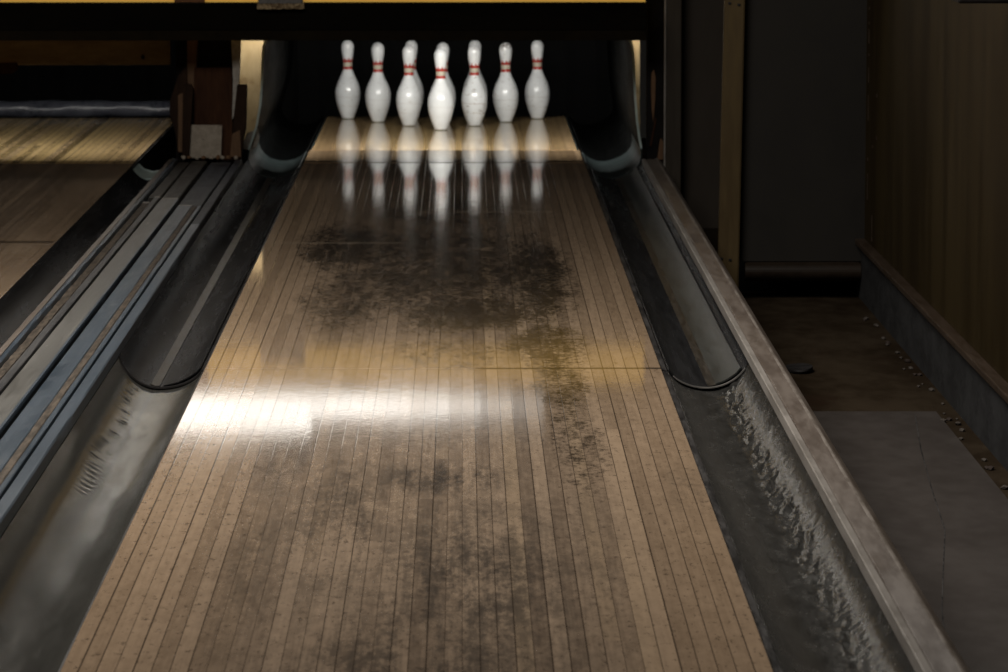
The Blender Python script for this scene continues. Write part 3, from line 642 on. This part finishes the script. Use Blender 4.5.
# ------------------------------------------------------------------ pins
INCH = .0254
PD = [(0, 2.10), (.10, 2.25), (.75, 2.80), (1.5, 3.42), (2.25, 3.906), (3.375, 4.510), (4.5, 4.766), (5.2, 4.74), (5.875, 4.563), (6.6, 4.18), (7.25, 3.66), (8.0, 2.95), (8.625, 2.36), (9.0, 2.08), (9.375, 1.86), (10, 1.70),
      (10.875, 1.78), (11.75, 2.0), (12.2, 2.16), (12.625, 2.29), (13.1, 2.38), (13.5, 2.41), (13.75, 2.40), (14.0, 2.34), (14.25, 2.19), (14.5, 1.92), (14.7, 1.56), (14.85, 1.14), (14.93, .80), (14.98, .42), (15.0, .1)]
def catmull():
    pts = [(d/2*INCH, h*INCH) for h, d in PD]; out = []
    for i in range(len(pts)-1):
        p0 = pts[max(0, i-1)]; p1 = pts[i]; p2 = pts[i+1]; p3 = pts[min(len(pts)-1, i+2)]
        for t in (0, .34, .67):
            out.append(tuple(.5*((2*p1[k])+(-p0[k]+p2[k])*t+(2*p0[k]-5*p1[k]+4*p2[k]-p3[k])*t*t+(-p0[k]+3*p1[k]-3*p2[k]+p3[k])*t**3) for k in (0, 1)))
    return out+[pts[-1]]
CM = catmull()
def rad(z):
    for (r0, z0_), (r1, z1_) in zip(CM, CM[1:]):
        if z0_ <= z <= z1_ and z1_ > z0_: return r0+(r1-r0)*(z-z0_)/(z1_-z0_)
    return CM[-1][0]
def band(z0, z1, e=.0007, crown=0, n=48, rows=5):
    bm = B(); g = []
    for j in range(rows+1):
        ring = []
        for i in range(n):
            top = z1
            if crown:
                ph = (i/n*8) % 1; top = z1+crown*max(0, 1-abs(ph-.5)*3.4)
            z = z0+(top-z0)*j/rows; r = rad(z)+(e if 0 < j < rows else .0001); a = 2*math.pi*i/n
            ring.append(bm.verts.new((r*math.cos(a), r*math.sin(a), z)))
        g.append(ring)
    for a, b in zip(g, g[1:]):
        for i in range(n): bm.faces.new((a[i], a[(i+1) % n], b[(i+1) % n], b[i]))
    return bm
PG = 'ten pins of the rack'
pin0 = thing('bowling_pin', (0, 0, 0), '', 'bowling pin', PG)
part('body', lathe(B(), CM, 48), M['pin'], pin0, 60)
part('lower_band', band(.2395, .2535), M['red'], pin0, 60, 'red ring round the neck')
part('label_band', band(.2540, .2725), M['creamband'], pin0, 60, 'faded cream printed band')
part('crown_band', band(.2730, .2850, .0007, .0125, 96), M['red'], pin0, 60, 'red crown-shaped band')
bm = B(); lathe(bm, [(rad(.0004)+.0004, .0004), (rad(.002)+.0006, .002), (rad(.004)+.0004, .004)], 48, False)
part('base_ring', bm, M['pinbase'], pin0, 60, 'dull base ring')
PINS = [(440.9, 129.4, .08, .1, 1, 'white bowling pin alone at the front point of the rack'),
        (409.1, 125.3, .25, .35, 2, 'white pin of the second row left of the front pin, smudged head'),
        (474.4, 125.3, .85, .2, 3, 'grimy white pin of the second row right of the front pin, brown marks on belly'),
        (378.1, 121.4, .15, .35, 4, 'white pin second from the left end of the rack, open black on both sides'),
        (443.0, 121.4, .15, .3, 5, 'white pin of the third row mostly hidden behind the front pin'),
        (505.7, 121.4, .35, 1.0, 6, 'white pin with dark scuffed head, second from the right end of the rack'),
        (347.9, 118.1, .3, .1, 7, 'white pin at the left end of the back row, nearest the left gutter'),
        (411.4, 118.1, .2, .2, 8, 'white back row pin mostly hidden behind the smudged pin left of front'),
        (475.0, 118.1, .2, .2, 9, 'white back row pin mostly hidden behind the grimy pin right of front'),
        (537.3, 118.1, .35, .1, 10, 'white pin at the right end of the back row, nearest the right gutter')]
def dup(root):
    r = root.copy(); COL.objects.link(r)
    for ch in list(root.children):
        c = ch.copy(); c.parent = r; COL.objects.link(c)
    return r
for i, (px, py, d, hd_, sd_, lb) in enumerate(PINS):
    r = pin0 if i == 0 else dup(pin0)
    X, Y = G(px, py+1.0)
    r.location = (X, Y, .002); r.rotation_euler = (0, 0, -math.pi/2+random.uniform(-.4, .4)); r['label'] = lb
    for ch in r.children:
        ch['dirt'] = float(d); ch['head_dirt'] = float(hd_); ch['seed'] = float(sd_*3.7)

# ------------------------------------------------------------------ lights
def area(name, loc, rot, sx_, sy_, e, c, spread=math.pi):
    l = bpy.data.lights.new(name, 'AREA'); l.shape = 'RECTANGLE'; l.size = sx_; l.size_y = sy_; l.energy = e; l.color = c; l.spread = spread
    ob = bpy.data.objects.new(name, l); COL.objects.link(ob); ob.location = loc; ob.rotation_euler = rot; return ob
# pit lights: a tube in a black hood behind the beam over each pin deck
def pitlight(x0, x1, label, strength):
    r = thing('pit_light', ((x0+x1)/2, 18.0, .53), label, 'light fitting', 'pit lights')
    bm = B(); prism(bm, [(0, 0), (.004, 0), (.004, .30), (.25, .30), (.25, .304), (0, .304)], x0-.02, x1+.02)
    for v in bm.verts: v.co = Vector((v.co.y, 17.97+v.co.x, .503+v.co.z))
    part('light_shield', bm, M['light_shield'], r)  # unseen, added to stop the tube's light spilling forward onto the lane
    tm = emis('pit_tube_glow', (1, .96, .88), 6.0); tm.cycles.emission_sampling = 'NONE'
    part('tube', tube_x(B(), x0, x1, 18.095, .768, .018, 14), tm, r, 60)
    area('pit_lamp', ((x0+x1)/2, 18.10, .745), (math.radians(52), 0, 0), x1-x0, .03, strength, (1, .96, .90))
pitlight(-.90, .74, 'fluorescent tube with added light shield behind the beam above the ten pins', 34.0)
pitlight(-2.5, -1.46, 'fluorescent tube with added light shield behind the beam above the neighbouring pin deck', 11.0)
area('ceiling_lamp', (-1.3, 9.9, 3.6), (0, 0, 0), 2.6, 3.2, 250, (1, .945, .87))
S.cycles.use_denoising = True
S.cycles.max_bounces = 6
